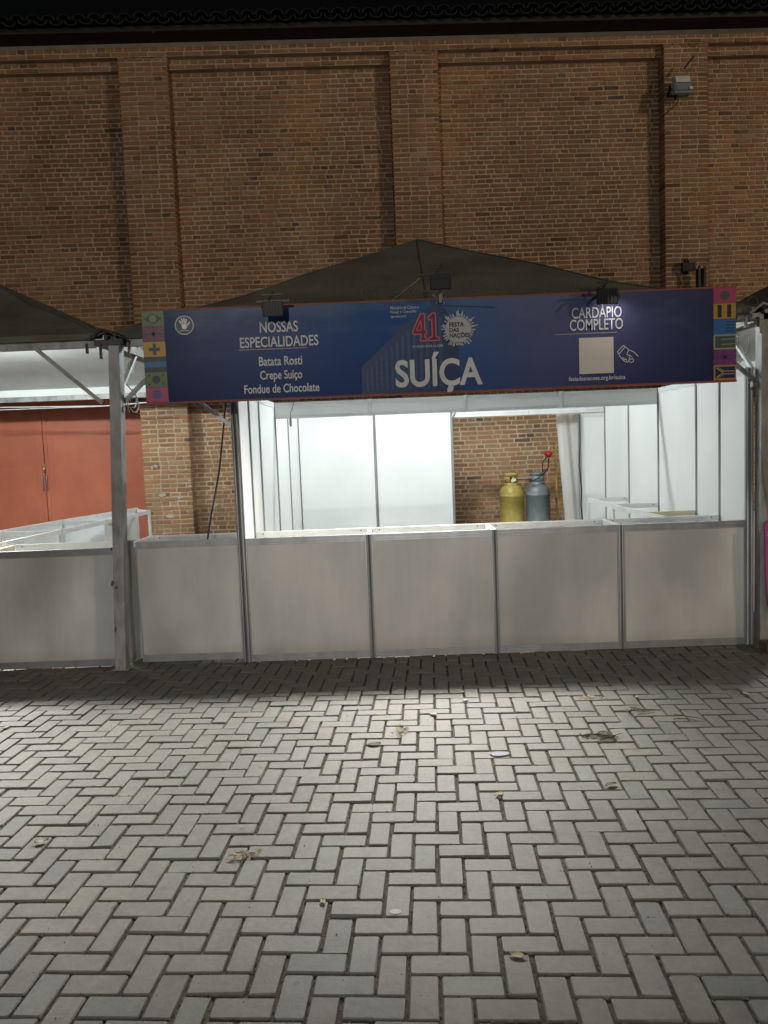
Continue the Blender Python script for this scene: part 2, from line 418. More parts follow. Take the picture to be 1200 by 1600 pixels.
for n_, b_ in enumerate(bricks):
    X = wl2w((b_[0]+b_[1])/2, b_[4], (b_[2]+b_[3])/2); u, v, z = W2P(*X)
    vis = (238 < u < 362 and 640 < v < 832) or (712 < u < 868 and 658 < v < 815)
    scored.append((0 if vis else 1, -(b_[1]-b_[0])/z, n_))
scored.sort(); single = {t[2] for t in scored[:300]}
bm_ = MB(); rb = random.Random(4)
for n_, (x0, x1, z0, z1, y, dp) in enumerate(bricks):
    t = brick_tint(rb, x0, z0)
    if n_ in single:
        mb = MB(); brick_geo(mb, x0, x1, z0, z1, y, dp, t, rb); mb.build('brick', M['brick'], wall)
    else: brick_geo(bm_, x0, x1, z0, z1, y, dp, t, rb)
tag(bm_.build('brick_field', M['brick'], wall), kind='stuff')
# old plaster and mortar smears low on the wall
sm = MB(); rr = random.Random(3)
for (x, z, r, y) in [(-3.27,1.555,.035,0),(-2.80,1.33,.022,0),(-2.80,1.25,.025,0),(-2.79,1.17,.02,0),(-3.2,1.14,.05,0),(-2.95,1.10,.04,0),(-2.5,.95,.05,REC),(-2.35,1.2,.03,REC),(-3.1,.83,.06,0)]:
    pts = [(x+r*rr.uniform(.7,1.2)*math.cos(a*math.pi/5), z+r*.55*rr.uniform(.7,1.2)*math.sin(a*math.pi/5)) for a in range(10)]
    sm.prism(pts, y-.008, y+.01)
part('mortar_smear', sm, 'sealant', wall)
# eaves: timber fascia, soffit and clay tile ends
part('soffit_board', MB().box(XL, XR_, -.30, .3, HT+.004, HT+.03), 'wood', wall)
part('eaves_fascia', MB().box(XL, XR_, -.325, -.3, HT-.015, HT+.055), 'wood', wall)
proto = None; x = XL
def tile_mesh(up):
    mb = MB(); n = 8; v = []
    for yy, zz, rad in ((-.44, .0, .088), (.25, .20, .075)):
        for rad2 in (rad, rad-.012):
            for q in range(n+1):
                a = math.pi*q/n; v.append((rad2*math.cos(a), yy, zz+(1 if up else -1)*rad2*math.sin(a)*.75))
    k = n+1; f = []
    for q in range(n):
        f += [(q, q+1, 2*k+q+1, 2*k+q), (k+q+1, k+q, 3*k+q, 3*k+q+1), (q+1, q, k+q, k+q+1)]
    mb.add(v, f, smooth=False); return mb
tu = tile_mesh(True); td = tile_mesh(False); mu = md_ = None; rr = random.Random(8); cnt = 0
x = XL
while x < XR_:
    for up in (True, False):
        src = mu if up else md_
        if src is None:
            o = (tu if up else td).build('roof_tile', M['tile'], wall)
            if up: mu = o
            else: md_ = o
        else: o = src.copy(); S.collection.objects.link(o); o.parent = wall
        o.location = (x+(0 if up else .1)+rr.uniform(-.006,.006), rr.uniform(-.015,.015), HT+(.10 if up else .095)+rr.uniform(-.006,.006))
    x += .2

# red gate in the wall
gate = thing('metal_gate', 'red painted double metal gate set in the brick wall at left', 'gate', wl2w(0, 0, 0), WR)
GY = REC+.14
for x0, x1 in ((-6.54, -4.972), (-4.962, -3.372)):
    lf = part('gate_leaf', MB().box(x0, x1, GY, GY+.03, .03, 2.96), 'door', gate)
    fr = MB()
    for z0, z1 in ((.03,.11),(1.19,1.23),(1.70,1.74),(2.16,2.20),(2.88,2.96)): fr.box(x0, x1, GY-.006, GY-.0002, z0, z1)
    for a, b_ in ((x0, x0+.05), (x1-.05, x1)): fr.box(a, b_, GY-.009, GY-.0004, .03, 2.96)
    part('gate_frame', fr, 'door', lf)
    ip = MB()
    for z0, z1 in ((.22,1.12),(1.30,1.64),(1.80,2.10),(2.27,2.80)):
        for xa, xb in ((x0+.12, x0+.126), (x1-.126, x1-.12)): ip.box(xa, xb, GY-.004, GY-.0003, z0, z1)
        ip.box(x0+.12, x1-.12, GY-.0045, GY-.0003, z0, z0+.006).box(x0+.12, x1-.12, GY-.0045, GY-.0003, z1-.006, z1)
    part('panel_bead', ip, 'door', lf)
    hx = x1-.028 if x0 < -6 else x0+.022
    part('pull_handle', MB().tube([(hx,GY-.01,1.25),(hx,GY-.045,1.27),(hx,GY-.045,1.46),(hx,GY-.01,1.48)], .008, 6), 'steel', lf)
part('lock', MB().box(-4.985, -4.945, GY-.03, GY-.005, 1.56, 1.66).tube([(-4.965,GY-.04,1.585),(-4.965,GY-.06,1.555),(-4.965,GY-.04,1.53)], .014, 8), 'brass', gate)

# wall-mounted fittings high on the right pier
def flood(name, label, group=None, loc=(0,0,0), rz=0, tilt=0, w=.15, h=.105, d=.03, top_bar=True, mat='black', body_name='lamp_body'):
    t = thing(name, label, 'floodlight', loc, rz, group)
    ct, st = math.cos(tilt), math.sin(tilt)
    def P(x, y, z): return (x, ct*y-st*z, st*y+ct*z)
    def tbox(x0,x1,y0,y1,z0,z1):
        mb = MB().box(x0,x1,y0,y1,z0,z1); mb.v = [P(*v) for v in mb.v]; return mb
    b_ = bevel(part(body_name, tbox(-w/2, w/2, 0, d, -h, 0), mat, t), .004)
    fins = MB()
    for q in range(7):
        f = tbox(-w/2+.012+q*(w-.024)/6-.002, -w/2+.012+q*(w-.024)/6+.002, -.006, -.0003, -h+.01, -.01); fins.add(f.v, f.f)
    part('cooling_fin', fins, mat, b_)
    return t, P, tbox, b_
wfl, P, tb, bd = flood('wall_floodlight', 'grey floodlight with pale lens high on the right brick pier', loc=wl2w(4.30, -.16, 6.64), rz=WR, tilt=math.radians(-16), w=.25, h=.26, d=.05, mat='lampgrey')
part('lens', tb(-.10, .10, -.020, -.0155, -.235, -.135), 'glass', wfl)
part('led_plate', tb(-.10, .10, -.022, -.0155, -.115, -.02), 'white', wfl)
part('sensor', tb(.07, .115, -.034, -.0225, -.235, -.195), 'white', wfl)
part('bracket', MB().bar((-.14,.05,-.1),(-.14,.16,-.2),.03,.01).bar((.14,.05,-.1),(.14,.16,-.2),.03,.01).bar((-.145,.155,-.2),(.145,.155,-.2),.01,.03), 'black', wfl)
part('power_cord', MB().tube([(-.02,.05,-.24),(-.04,.08,-.33),(-.15,.15,-.42),(-.24,.155,-.47)], .006, 6), 'black', wfl)
tag(MB().bar((4.32,4.99,6.72),(4.44,4.95,6.86),.018,.018).build('iron_hook', M['black']), 'short dark iron hook stuck in the pier above the grey floodlight', 'hook')
cmf, P, tb, bd = flood('small_wall_floodlight', 'small black floodlight on the right pier above the banner end', loc=wl2w(4.40, -.13, 4.13), rz=WR, tilt=.12, w=.19, h=.125, d=.06)
part('bracket', MB().bar((-.02,.03,.0),(-.03,.05,.05),.09,.02).bar((0,.05,-.05),(0,.14,-.05),.03,.03), 'black', cmf)
tag(MB().box(4.485, 4.60, 4.98, 5.05, 3.55, 4.02).bar((4.50,4.98,3.6),(4.50,4.96,4.05),.03,.03).bar((4.57,4.98,3.6),(4.575,4.95,4.04),.03,.03).build('cable_duct', M['black']), 'dark vertical cable duct behind the right end of the banner', 'duct')

# ------------------------------------------------------------------ booth system parts
def post(name_parent, x, y, z0, z1, mat='alu', r=.019):
    prof = []
    for q in range(8):
        a = q*math.pi/4+math.pi/8; g = .4
        for da, rad in ((-.30, r), (-.13, r), (-.10, r*.72), (.10, r*.72), (.13, r), (.30, r))[0:6]:
            prof.append(((rad)*math.cos(a-math.pi/8+da), (rad)*math.sin(a-math.pi/8+da)))
    mb = MB(); mb.extr(prof, (x,y,z0), (x,y,z1), (1,0,0))
    return part('post', mb, mat, name_parent)
def rail(parent, p, q, h=.05, d=.016, mat='alu', name='rail', label=None):
    # extrusion with two recessed lines on each face
    prof = [(-d/2,-h/2),(d/2,-h/2),(d/2,-h*.26),(d/2-.003,-h*.24),(d/2-.003,-h*.16),(d/2,-h*.14),(d/2,h*.14),(d/2-.003,h*.16),(d/2-.003,h*.24),(d/2,h*.26),(d/2,h/2),
            (-d/2,h/2),(-d/2,h*.26),(-d/2+.003,h*.24),(-d/2+.003,h*.16),(-d/2,h*.14),(-d/2,-h*.14),(-d/2+.003,-h*.16),(-d/2+.003,-h*.24),(-d/2,-h*.26)]
    p, q = Vector(p), Vector(q); dd = (q-p).normalized(); side = dd.cross(Vector((0,0,1))).normalized()
    mb = MB(); mb.extr(prof, p, q, side)
    return part(name, mb, mat, parent, label)
def panel(parent, p, q, z0, z1, mat='panel', th=.006, label=None):
    p, q = Vector((*p, 0)), Vector((*q, 0)); d = (q-p).normalized(); s = Vector((-d.y, d.x, 0))*th/2
    v = [p-s+Vector((0,0,z0)), q-s+Vector((0,0,z0)), q+s+Vector((0,0,z0)), p+s+Vector((0,0,z0))]
    v += [a+Vector((0,0,z1-z0)) for a in v]
    mb = MB(); mb.add(v, [(0,3,2,1),(4,5,6,7),(0,1,5,4),(1,2,6,5),(2,3,7,6),(3,0,4,7)])
    return part('panel', mb, mat, parent, label)
def hole(parent, x, y, z):
    mb = MB(); mb.prism([(x+.006*math.cos(a*math.pi/4), z+.006*math.sin(a*math.pi/4)) for a in range(8)], y-.0015, y+.0005)
    return part('screw_hole', mb, 'groove', parent)
WX0, WX1 = -1.107, 2.891     # booth side wall lines
def module(parent, x0, x1, y=0., base=.012, top=1.0, yd=.5, mat='front', end=(1, 1)):
    a, b_ = x0+.019, x1-.019
    rail(parent, (a, y, top-.0275), (b_, y, top-.0275), .055, .018)
    rail(parent, (a, y, base+.0275), (b_, y, base+.0275), .055, .018)
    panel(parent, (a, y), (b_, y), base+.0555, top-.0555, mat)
    for e0, e1 in ((a, a+.012), (b_-.012, b_)): part('edge_trim', MB().box(e0, e1, y-.008, y-.0032, base+.056, top-.056), 'alu', parent)
    if yd:
        rail(parent, (a, y+yd, top-.025), (b_, y+yd, top-.025), .05, .016, 'alu_white', 'rear_rail')
        for hx in (a+.06, b_-.06): hole(parent, hx, y+yd-.008, top-.02)
# front counter
fc = thing('booth_counter', 'waist-high counter of four grey panels across the front of the lit booth', 'counter', (0,0,0))
xs = [WX0+k for k in range(4)]+[WX1]
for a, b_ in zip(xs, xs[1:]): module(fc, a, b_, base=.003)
for k, x in enumerate(xs[1:-1]):
    post(fc, x-.012, 0, 0, 1.0, r=.0125); post(fc, x+.013, 0, 0, 1.0, r=.0125)
    part('slot', MB().box(x-.002, x+.003, -.004, .004, .01, .99), 'groove', fc)
    rail(fc, (x, .012, .976), (x, .492, .976), .045, .03, 'alu_white', 'cross_rail')
    post(fc, x, .5, 0, 1.0, 'alu_white')
# counter module to the left of the booth wall, plain cap, and the return panel beside the tent post
sc_ = thing('side_counter', 'single grey counter panel between the tent post and the lit booth', 'counter', (0,0,0))
module(sc_, -1.985, WX0-.021, y=.0, base=.03, top=1.005, yd=.45)
rail(sc_, (-1.975,.02,.985), (-1.975,.45,.985), .045, .03, 'alu_white', 'cross_rail')
post(sc_, -1.975, .45, 0, 1.0, 'alu_white')
rt = thing('return_panel', 'narrow shaded panel tucked between tent post and side counter', 'panel', (0,0,0))
panel(rt, (-2.16,.16), (-1.965,.16), .02, .955, 'front'); rail(rt, (-2.16,.16,.98), (-1.965,.16,.98), .05, .018)
# neighbouring counter at left
lc = thing('left_booth_counter', 'blotchy grey counter front left of the tent post at photo edge', 'counter', (0,.012,0))
for a, b_ in ((-4.2,-3.2), (-3.2,-2.075)): module(lc, a, b_, y=0, base=.006, top=.965)
panel(lc, (-2.078,.0), (-2.078,.49), .01, .94, 'front')  # end panel added to stop light leaking through the gap onto the paving
for x in (-3.2,):
    post(lc, x, 0, 0, .965); rail(lc, (x,.012,.94),(x,.492,.94),.045,.03,'cream','cross_rail','cream edged cross rail')
post(lc, -2.12, .5, 0, .965, 'alu_white')
# open counter running back at left
la = thing('left_aisle_counter', 'open framed white counter running back from the left booth front', 'counter', (0,0,0))
inn = [Vector((-3.26,.47)), Vector((-3.19,1.45)), Vector((-3.13,2.5)), Vector((-3.07,3.86))]
outl = [Vector((-3.98,.47)), Vector((-3.80,1.52)), Vector((-3.66,2.6)), Vector((-3.36,4.25))]
for a, b_ in zip(inn, inn[1:]):
    rail(la, (*a, .975), (*b_, .975), .05, .02, 'alu_white')
for n_, (a, b_) in enumerate(zip(outl, outl[1:])):
    rail(la, (*a, .985), (*b_, .985), .05, .02, 'alu_white', 'outer_rail'); panel(la, a, b_, .02, .958)
for a, b_ in zip(inn, outl):
    post(la, a.x, a.y, 0, 1.0, 'alu_white'); post(la, b_.x, b_.y, 0, 1.01, 'alu_white')
    rail(la, (*a, .97), (*b_, .97), .045, .02, 'alu_white', 'cross_rail')
panel(la, inn[2]+Vector((-.01,.02)), inn[3]+Vector((-.35,.2)), .02, .94)
# booth side and rear walls
def partition(name, label, pts, z1=2.19, skip=()):
    t = thing(name, label, 'partition', (0,0,0))
    for n_, (a, b_) in enumerate(zip(pts, pts[1:])):
        a, b_ = Vector(a), Vector(b_); d = (b_-a).normalized()*.019
        rail(t, (*(a+d), z1-.025), (*(b_-d), z1-.025), .05, .018, 'alu_white')
        rail(t, (*(a+d), .035), (*(b_-d), .035), .05, .018, 'alu_white')
        panel(t, a+d, b_-d, .06, z1-.05)
    for n_, a in enumerate(pts):
        if n_ not in skip: post(t, a[0], a[1], 0, z1+.002, r=.021 if n_ == 0 else .017)
    return t
pl = partition('left_partition', 'white panel wall along the left side of the lit booth', [(WX0, y) for y in (0,.5,1,2,3,4)])
post(pl, WX0-.034, .0, 0, 2.19, r=.0125)
pr = partition('right_partition', 'white panel wall along the right side of the lit booth', [(WX1, y) for y in (0,.5,1,2,3,4)])
post(pr, WX1+.034, .0, 0, 2.19, r=.0125)
pb = partition('rear_partition', 'white back wall of two large panels left of the brick opening', [(WX0, 3.985), (-.107, 4.0), (.90, 4.0)], skip=(0,))
ps = partition('narrow_rear_partition', 'narrow white back panel in the right rear booth corner', [(2.555, 4.0), (WX1, 3.985)], z1=2.03, skip=(1,))
hd = thing('rear_header', 'slim white header beam across the opening above the gas cylinders', 'header', (0,0,0))
rail(hd, (.92,4.0,2.085), (1.9,4.0,2.085), .085, .03, 'alu_white'); rail(hd, (1.905,4.0,2.085), (2.87,4.0,2.085), .085, .03, 'alu_white')
rail(hd, (.915,3.98,2.06), (.93,3.5,2.13), .04, .02, 'alu_white', 'corner_brace')
fs = thing('header_frame', 'pale header panels spanning the middle of the booth under the banner', 'header', (0,0,0))
fx = [WX0, -.107, .892, 1.888, WX1]
for a, b_ in zip(fx, fx[1:]):
    rail(fs, (a+.02,2,2.172),(b_-.02,2,2.172),.035,.018,'alu_white'); rail(fs, (a+.02,2,2.04),(b_-.02,2,2.04),.035,.018,'alu_white')
    panel(fs, (a+.02,2),(b_-.02,2),2.058,2.154)
for x in fx[1:-1]: post(fs, x, 2, 2.02, 2.195, 'alu_white')
# inner counter at right
rc = thing('right_inner_counter', 'open framed white counter along the right wall inside the lit booth', 'counter', (0,0,0))
for a, b_ in ((.52,1.0),(1.0,2.02),(2.02,3.03)): rail(rc, (2.425,a+.01,.975),(2.412,b_-.01,.975),.05,.022,'alu_white')
for y, mt, lb in ((1.0,'cream','cream edged cross rail'),(2.02,'alu_white',None),(3.03,'alu_white',None)):
    rail(rc, (2.435,y,.975),(2.87,y,.975),.05,.022,mt,'cross_rail',lb); post(rc, 2.415, y, 0, 1.0, 'alu_white', .014)
    if mt == 'alu_white': hole(rc, 2.83, y-.0115, .98)
post(rc, 2.425, .53, 0, 1.0, 'alu_white', .014)
# next booth's corner sliver at far right
ns = thing('right_booth_edge', 'narrow pale panel edge between booth corner and right tent post', 'panel', (0,0,0))
panel(ns, (2.955,.22),(3.03,.22), .06, .985, 'front'); panel(ns, (2.955,.9),(3.6,.9),.06,.98,'front')
rail(ns, (2.94,.9,1.03), (3.6,.9,1.03), .05, .02)
# plastic sheet behind the opening
sh = MB(); nx, nz = 14, 12; vs = []
for j in range(nz+1):
    for i in range(nx+1):
        u, v = i/nx, j/nz; z = .02+2.02*v
        x = 2.47-.10*(v)+ (.36-.04*(1-v))*u - .03*math.sin(v*3)*(1-u) + (0)
        x = (2.375 - .088*((z-.65)/1.37)) + u*.30
        vs.append((x, 4.14+.010*math.sin(u*11+v*1.4)+.004*math.sin(u*25), z))
sh.add(vs, [(j*(nx+1)+i, j*(nx+1)+i+1, (j+1)*(nx+1)+i+1, (j+1)*(nx+1)+i) for j in range(nz) for i in range(nx)], smooth=True)
tag(sh.build('plastic_sheet', M['sheet']), 'translucent plastic sheet hanging beside the brick opening', 'sheet')
tag(MB().tube([(2.545,3.96,2.02),(2.55,3.955,1.7),(2.535,3.95,1.35),(2.56,3.95,1.05),(2.545,3.95,.85),(2.57,3.95,.6)], .007, 6).build('thin_cable', M['hose']), 'thin dark cable hanging down beside the plastic sheet', 'cable')
tag(MB().tube([(-1.235,.3,2.2),(-1.254,.3,2.068),(-1.285,.3,1.85),(-1.33,.3,1.56),(-1.375,.3,1.36),(-1.42,.3,1.18),(-1.462,.3,.98),(-1.47,.3,.9)], .008, 6).build('power_cable', M['hose']), 'long black cable dropping onto the side counter left of the booth', 'cable')
pd = thing('pendant_socket', 'small grey lamp socket dangling on a cord at the booth front', 'socket', (0,0,0))
part('cord', MB().tube([(-.772,1,2.26),(-.772,1,2.13),(-.79,1,2.07),(-.808,1,2.03),(-.809,1,1.98)], .004, 6), 'steel', pd)
part('socket', MB().tube([(-.809,1,1.99),(-.81,1,1.975),(-.811,1,1.92),(-.811,1,1.905)], [.006,.012,.012,.006], 10), 'steel', pd)

# ------------------------------------------------------------------ gas cylinders
def cylinder(name, label, x, y, mat, cut):
    t = thing(name, label, 'gas cylinder', (x, y, 0), 0, 'gas cylinders against the brick wall')
    r = .166
    part('foot_ring', MB().lathe([(.12,.0),(.125,.0),(.13,.07),(.12,.07)]), mat, t)
    part('body', MB().lathe([(.02,.045),(.12,.055),(.155,.085),(r,.13),(r,.50),(r+.003,.503),(r+.003,.52),(r,.523),(r,.955),(r+.003,.958),(r+.003,.975),(r-.001,.98),(r-.003,1.0),(.155,1.045),(.13,1.08),(.095,1.105),(.03,1.12),(.0,1.122)], n=48), mat, t)
    z0, z1, rc_ = 1.095, 1.272, .094
    col = MB().lathe([(rc_-.002,z0),(rc_,z0+.01),(rc_,z0+.05),(rc_-.004,z0+.05),(rc_-.004,z0)][:4], n=32)
    col.lathe([(rc_-.004,z1-.045),(rc_,z1-.045),(rc_,z1-.006),(rc_-.003,z1),(rc_-.006,z1-.006),(rc_-.004,z1-.045)], n=32)
    gap = .52
    a0, a1 = (-math.pi/2+.15+gap/1, 3*math.pi/2+.15-gap) if cut else (0, 2*math.pi)
    col.lathe([(rc_-.004,z0+.05),(rc_,z0+.05),(rc_,z1-.045),(rc_-.004,z1-.045)], n=32, a0=a0, a1=a1)
    part('valve_guard', col, mat, t)
    v = part('valve', MB().lathe([(0,1.11),(.022,1.11),(.022,1.15),(.014,1.155),(.014,1.2),(0,1.2)], n=16), 'brass', t)
    part('hand_wheel', MB().lathe([(0,1.2),(.03,1.2),(.033,1.21),(.03,1.222),(0,1.222)], n=16), 'black', v)
    if cut: part('label_tag', MB().bar((-.01,-.075,1.165),(.05,-.078,1.19),.01,.03).bar((.0,-.076,1.19),(.02,-.077,1.215),.008,.02), 'white', t)
    return t
cylinder('gas_cylinder', 'tall yellow gas cylinder standing left against the brick wall', 1.733, 4.5, 'yellow', True)
cylinder('gas_cylinder', 'tall grey gas cylinder standing right beside the yellow cylinder', 2.093, 4.5, 'grey', False)
def smooth(pts, k=6):
    P_ = [Vector(p) for p in pts]; o = []
    for i in range(len(P_)-1):
        p0, p1, p2, p3 = P_[max(i-1,0)], P_[i], P_[i+1], P_[min(i+2,len(P_)-1)]
        for s in range(k):
            t = s/k; o.append(.5*((2*p1)+(-p0+p2)*t+(2*p0-5*p1+4*p2-p3)*t*t+(-p0+3*p1-3*p2+p3)*t**3))
    return o+[P_[-1]]
hs = MB().tube(smooth([(1.79,4.40,1.19),(1.88,4.35,1.187),(1.96,4.34,1.19),(1.985,4.34,1.165),(2.04,4.34,1.185),(2.12,4.35,1.235),(2.20,4.42,1.29),(2.255,4.55,1.34),(2.285,4.68,1.40),(2.30,4.74,1.455)]), .0075, 8)
hs.tube(smooth([(1.975,4.345,1.15),(1.955,4.36,1.17),(1.99,4.35,1.19)]), .0075, 6)
hs.tube(smooth([(2.15,4.44,1.26),(2.155,4.46,1.36),(2.20,4.6,1.425),(2.26,4.72,1.455),(2.29,4.76,1.47)]), .0075, 8)
tag(hs.build('gas_hose', M['hose']), 'black rubber hose looping from the gas cylinders to the red regulator', 'hose')
rg = thing('gas_regulator', 'red gas regulator on the brick wall above the grey cylinder', 'regulator', (2.31, 4.86, 1.515))
part('regulator_body', MB().tube([(0,-.10,0),(0,-.085,0),(0,-.05,0),(0,-.03,0)], [.02,.047,.047,.02], 16), 'red', rg)
part('inlet', MB().tube([(0,-.06,-.03),(0,-.06,-.085)], .011, 8).tube([(.01,-.06,.03),(.01,-.06,.10),(.04,-.05,.115),(.075,-.03,.11)], .010, 8), 'brass', rg)
part('knob', MB().tube([(-.04,-.065,0),(-.065,-.065,0)], .016, 10).tube([(.04,-.065,0),(.062,-.065,0)], .013, 10), 'red', rg)
gp = thing('gas_pipe', 'thin yellow gas pipe running up the bricks beside the cylinders', 'pipe', (0,0,0))
part('pipe', MB().tube([(2.445,4.93,.0),(2.445,4.93,1.60),(2.44,4.93,1.62)], .0125, 10), 'pipe', gp)
for z in (.86, .98, 1.35): part('pipe_clip', MB().box(2.425,2.465,4.905,4.96,z,z+.018), 'steel', gp)

# ------------------------------------------------------------------ tents
BEAM = 2.575
HIP = [(0,2.635),(.34,2.82),(.88,3.06),(1.4,3.36),(2.08,3.71),(2.42,3.90)]
def hipz(t):
    for (a, za), (b_, zb) in zip(HIP, HIP[1:]):
        if t <= b_: return za+(zb-za)*(t-a)/(b_-a)
    return HIP[-1][1]
def spiral(cx, cz, r0, r1, a0, turns, n=26):
    return [((cx+(r0+(r1-r0)*q/n)*math.cos(a0+turns*2*math.pi*q/n)), (cz+(r0+(r1-r0)*q/n)*math.sin(a0+turns*2*math.pi*q/n))) for q in range(n+1)]
def tent(name, label, x0, x1, y0=0., y1=4.62, lean=(.06, 0), posts=(0, 1), scrolls=True, braces=(1, 1)):
    t = thing(name, label, 'tent', (0,0,0)); cx, cy = (x0+x1)/2, 2.42
    for off, mt, nm in ((0, 'canvas', 'canopy'), (-.006, 'lining', 'canopy_lining')):
        mb = MB(); n = 22; cs = [(x0-.03,y0-.05),(x1+.03,y0-.05),(x1+.03,y1+.05),(x0-.03,y1+.05)]
        for q in range(4):
            A, B = cs[q], cs[(q+1)%4]; vs = []; rows = []
            for j in range(n+1):
                tt = j/n; row = []
                for i in range(n+1-j if False else n+1):
                    u = i/n; ex, ey = A[0]+(B[0]-A[0])*u, A[1]+(B[1]-A[1])*u
                    x, y = ex+(cx-ex)*tt, ey+(cy-ey)*tt; z = hipz(2.42*tt)
                    sag = -.06*math.sin(math.pi*u)*math.sin(math.pi*tt)
                    wr = .012*noise.noise(Vector((x*2.2+tt*3, y*2.2, q*3.)))*min(1, 4*tt, 4*(1-tt)+.1)*math.sin(math.pi*u)
                    vs.append((x, y, z+sag+wr+off))
            k = n+1
            mb.add(vs, [(j*k+i, j*k+i+1, (j+1)*k+i+1, (j+1)*k+i) for j in range(n) for i in range(n)], smooth=True)
        part(nm, mb, mt, t)
    for hx, hy in ((x0,y0),(x1,y0),(cx,y0),((x0+cx)/2,y0),((x1+cx)/2,y0)):
        ang = (hx, hy-.05)
        tp = 1.0 if hx in (x0, x1, cx) else .5
        sp_ = [(ang[0]+(cx-ang[0])*q/12*(1 if hx in (x0, x1, cx) else 0), ang[1]+(cy-ang[1])*q/12*tp, hipz(2.42*q/12*tp)+.006-.06*math.sin(math.pi*(ang[0]-x0)/(x1-x0)*.9999)*math.sin(math.pi*q/12*tp)) for q in range(13)]
        part('canopy_seam', MB().tube(sp_, .006, 5), 'canvas', t)
    hem = MB()
    hem.box(x0-.03,x1+.03,y0-.056,y0-.051,2.60,2.645)
    part('canopy_hem', hem, 'canvas', t); part('canopy_hem', MB().box(x0-.03,x1+.03,y1-.03,y1-.026,2.575,2.68), 'lining', t)
    for (p, q) in (((x0,y0,BEAM),(x1,y0,BEAM)), ((x0,y1,BEAM-.035),(x1,y1,BEAM-.035)), ((x0,y0+.04,BEAM),(x0,y1-.04,BEAM)), ((x1,y0+.04,BEAM),(x1,y1-.04,BEAM))):
        if p[1] == q[1] == y0: p = (p[0]+.05, p[1], p[2]); q = (q[0]-.05, q[1], q[2])
        part('beam', MB().bar(p, q, .05, .065), 'steel', t)
    for s in posts:
        x = (x0, x1)[s]; ln = lean[s]
        mb = MB()
        w_, d_ = .043, .052
        v = []
        for z, dx in ((0,-ln),(2.54,ln)):
            for a, b_ in ((-w_,-d_),(w_,-d_),(w_,d_),(-w_,d_)): v.append((x+a+dx, y0-.065+b_, z))
        mb.add(v, [(0,3,2,1),(4,5,6,7),(0,1,5,4),(1,2,6,5),(2,3,7,6),(3,0,4,7)])
        o = bevel(part('post', mb, 'steel', t), .004, 2)
        part('foot_plate', MB().box(x-ln-.07, x-ln+.07, y0-.13, y0+.02, .0, .006), 'steel', o)
        cl = MB().box(x-.10, x+.12, y0-.10, y0+.03, 2.545, 2.59)
        for bx, bh in ((-.16,.075),(-.055,.12),(.10,.075),(.165,.09)): cl.box(x+bx, x+bx+.013, y0-.12, y0-.09, 2.56-bh, 2.56)
        for bx, bz in ((-.10,2.615),(0,2.60),(.07,2.62)): cl.tube([(x+bx,y0-.12,bz),(x+bx,y0-.02,bz+.01)], .017, 8)
        cl.tube([(x-.12,y0-.10,2.59),(x-.03,y0-.12,2.66),(x+.06,y0-.10,2.63),(x+.15,y0-.1,2.59)], .013, 6)
        part('corner_clamp', cl, 'black' if s == 0 else 'steel', t)
    for s in (0, 1):
        if not braces[s]: continue
        x, sg = ((x0, 1), (x1, -1))[s]
        part('brace', MB().bar((x+sg*.0,y0-.05,2.06),(x+sg*.0+.0,y0+.66,2.62),.026,.026), 'alu_white', t)
        part('brace', MB().bar((x+sg*.06,y0-.01,2.10),(x+sg*.56,y0-.01,2.56),.026,.03), 'steel', t)
        part('brace_knuckle', MB().tube([(x+sg*.03,y0-.06,2.055),(x+sg*.09,y0-.06,2.055)],.024,10), 'steel', t)
        sc = MB()
        def sp(pts): return [(x+sg*.0, y0+.02+a, b_) for a, b_ in pts]
        S1 = spiral(.40, 2.455, .02, .10, 0, 1.1)
        sc.tube(sp(S1), .005, 6); sc.tube(sp(spiral(.42,2.19,.10,.03,-2.0,.95)), .005, 6)
        sc.tube(sp([(.17,2.50),(.15,2.42),(.17,2.34),(.27,2.28),(.40,2.24),(.52,2.19),(.55,2.11),(.48,2.06),(.38,2.06),(.30,2.10)]), .005, 6)
        sc.tube(sp(spiral(.33,2.12,.02,.075,.5,.6)), .005, 6)
        part('scroll_bracket', sc, 'steel', t)
    return t
tc_ = tent('event_tent', 'grey peaked canopy over the lit centre booth behind the banner', -2.055, 2.985, lean=(.058, .005))
tl = tent('event_tent', 'dark canopy with white lining cut off at the left edge', -7.16, -2.13, posts=(0,), braces=(0, 0))
tr_ = tent('event_tent', 'dark brownish canopy corner cut off at the right edge', 3.07, 8.1, lean=(.0, 0), posts=(0,1), braces=(0, 0))
part('brace', MB().bar((-2.14,-.045,2.11),(-2.64,-.045,2.555),.022,.028), 'steel', tl)
# hanging lamps at the tent peaks
for (x, y), lb in zip(TENTS.values(), ('bare lamp hung under the peak of the left canopy', 'bare lamp hung under the peak of the centre canopy', 'bare lamp hung under the peak of the right canopy')):
    hl = thing('hanging_lamp', lb, 'lamp', (x, y, LAMPZ), 0, 'lamps under the tent peaks')
    part('cord', MB().tube([(0,0,.42),(0,0,.14)], .006, 6), 'hose', hl)
    part('shade', MB().lathe([(.02,.15),(.05,.14),(.10,.105),(.105,.10),(.048,.13),(.02,.14)], n=20), 'white', hl)
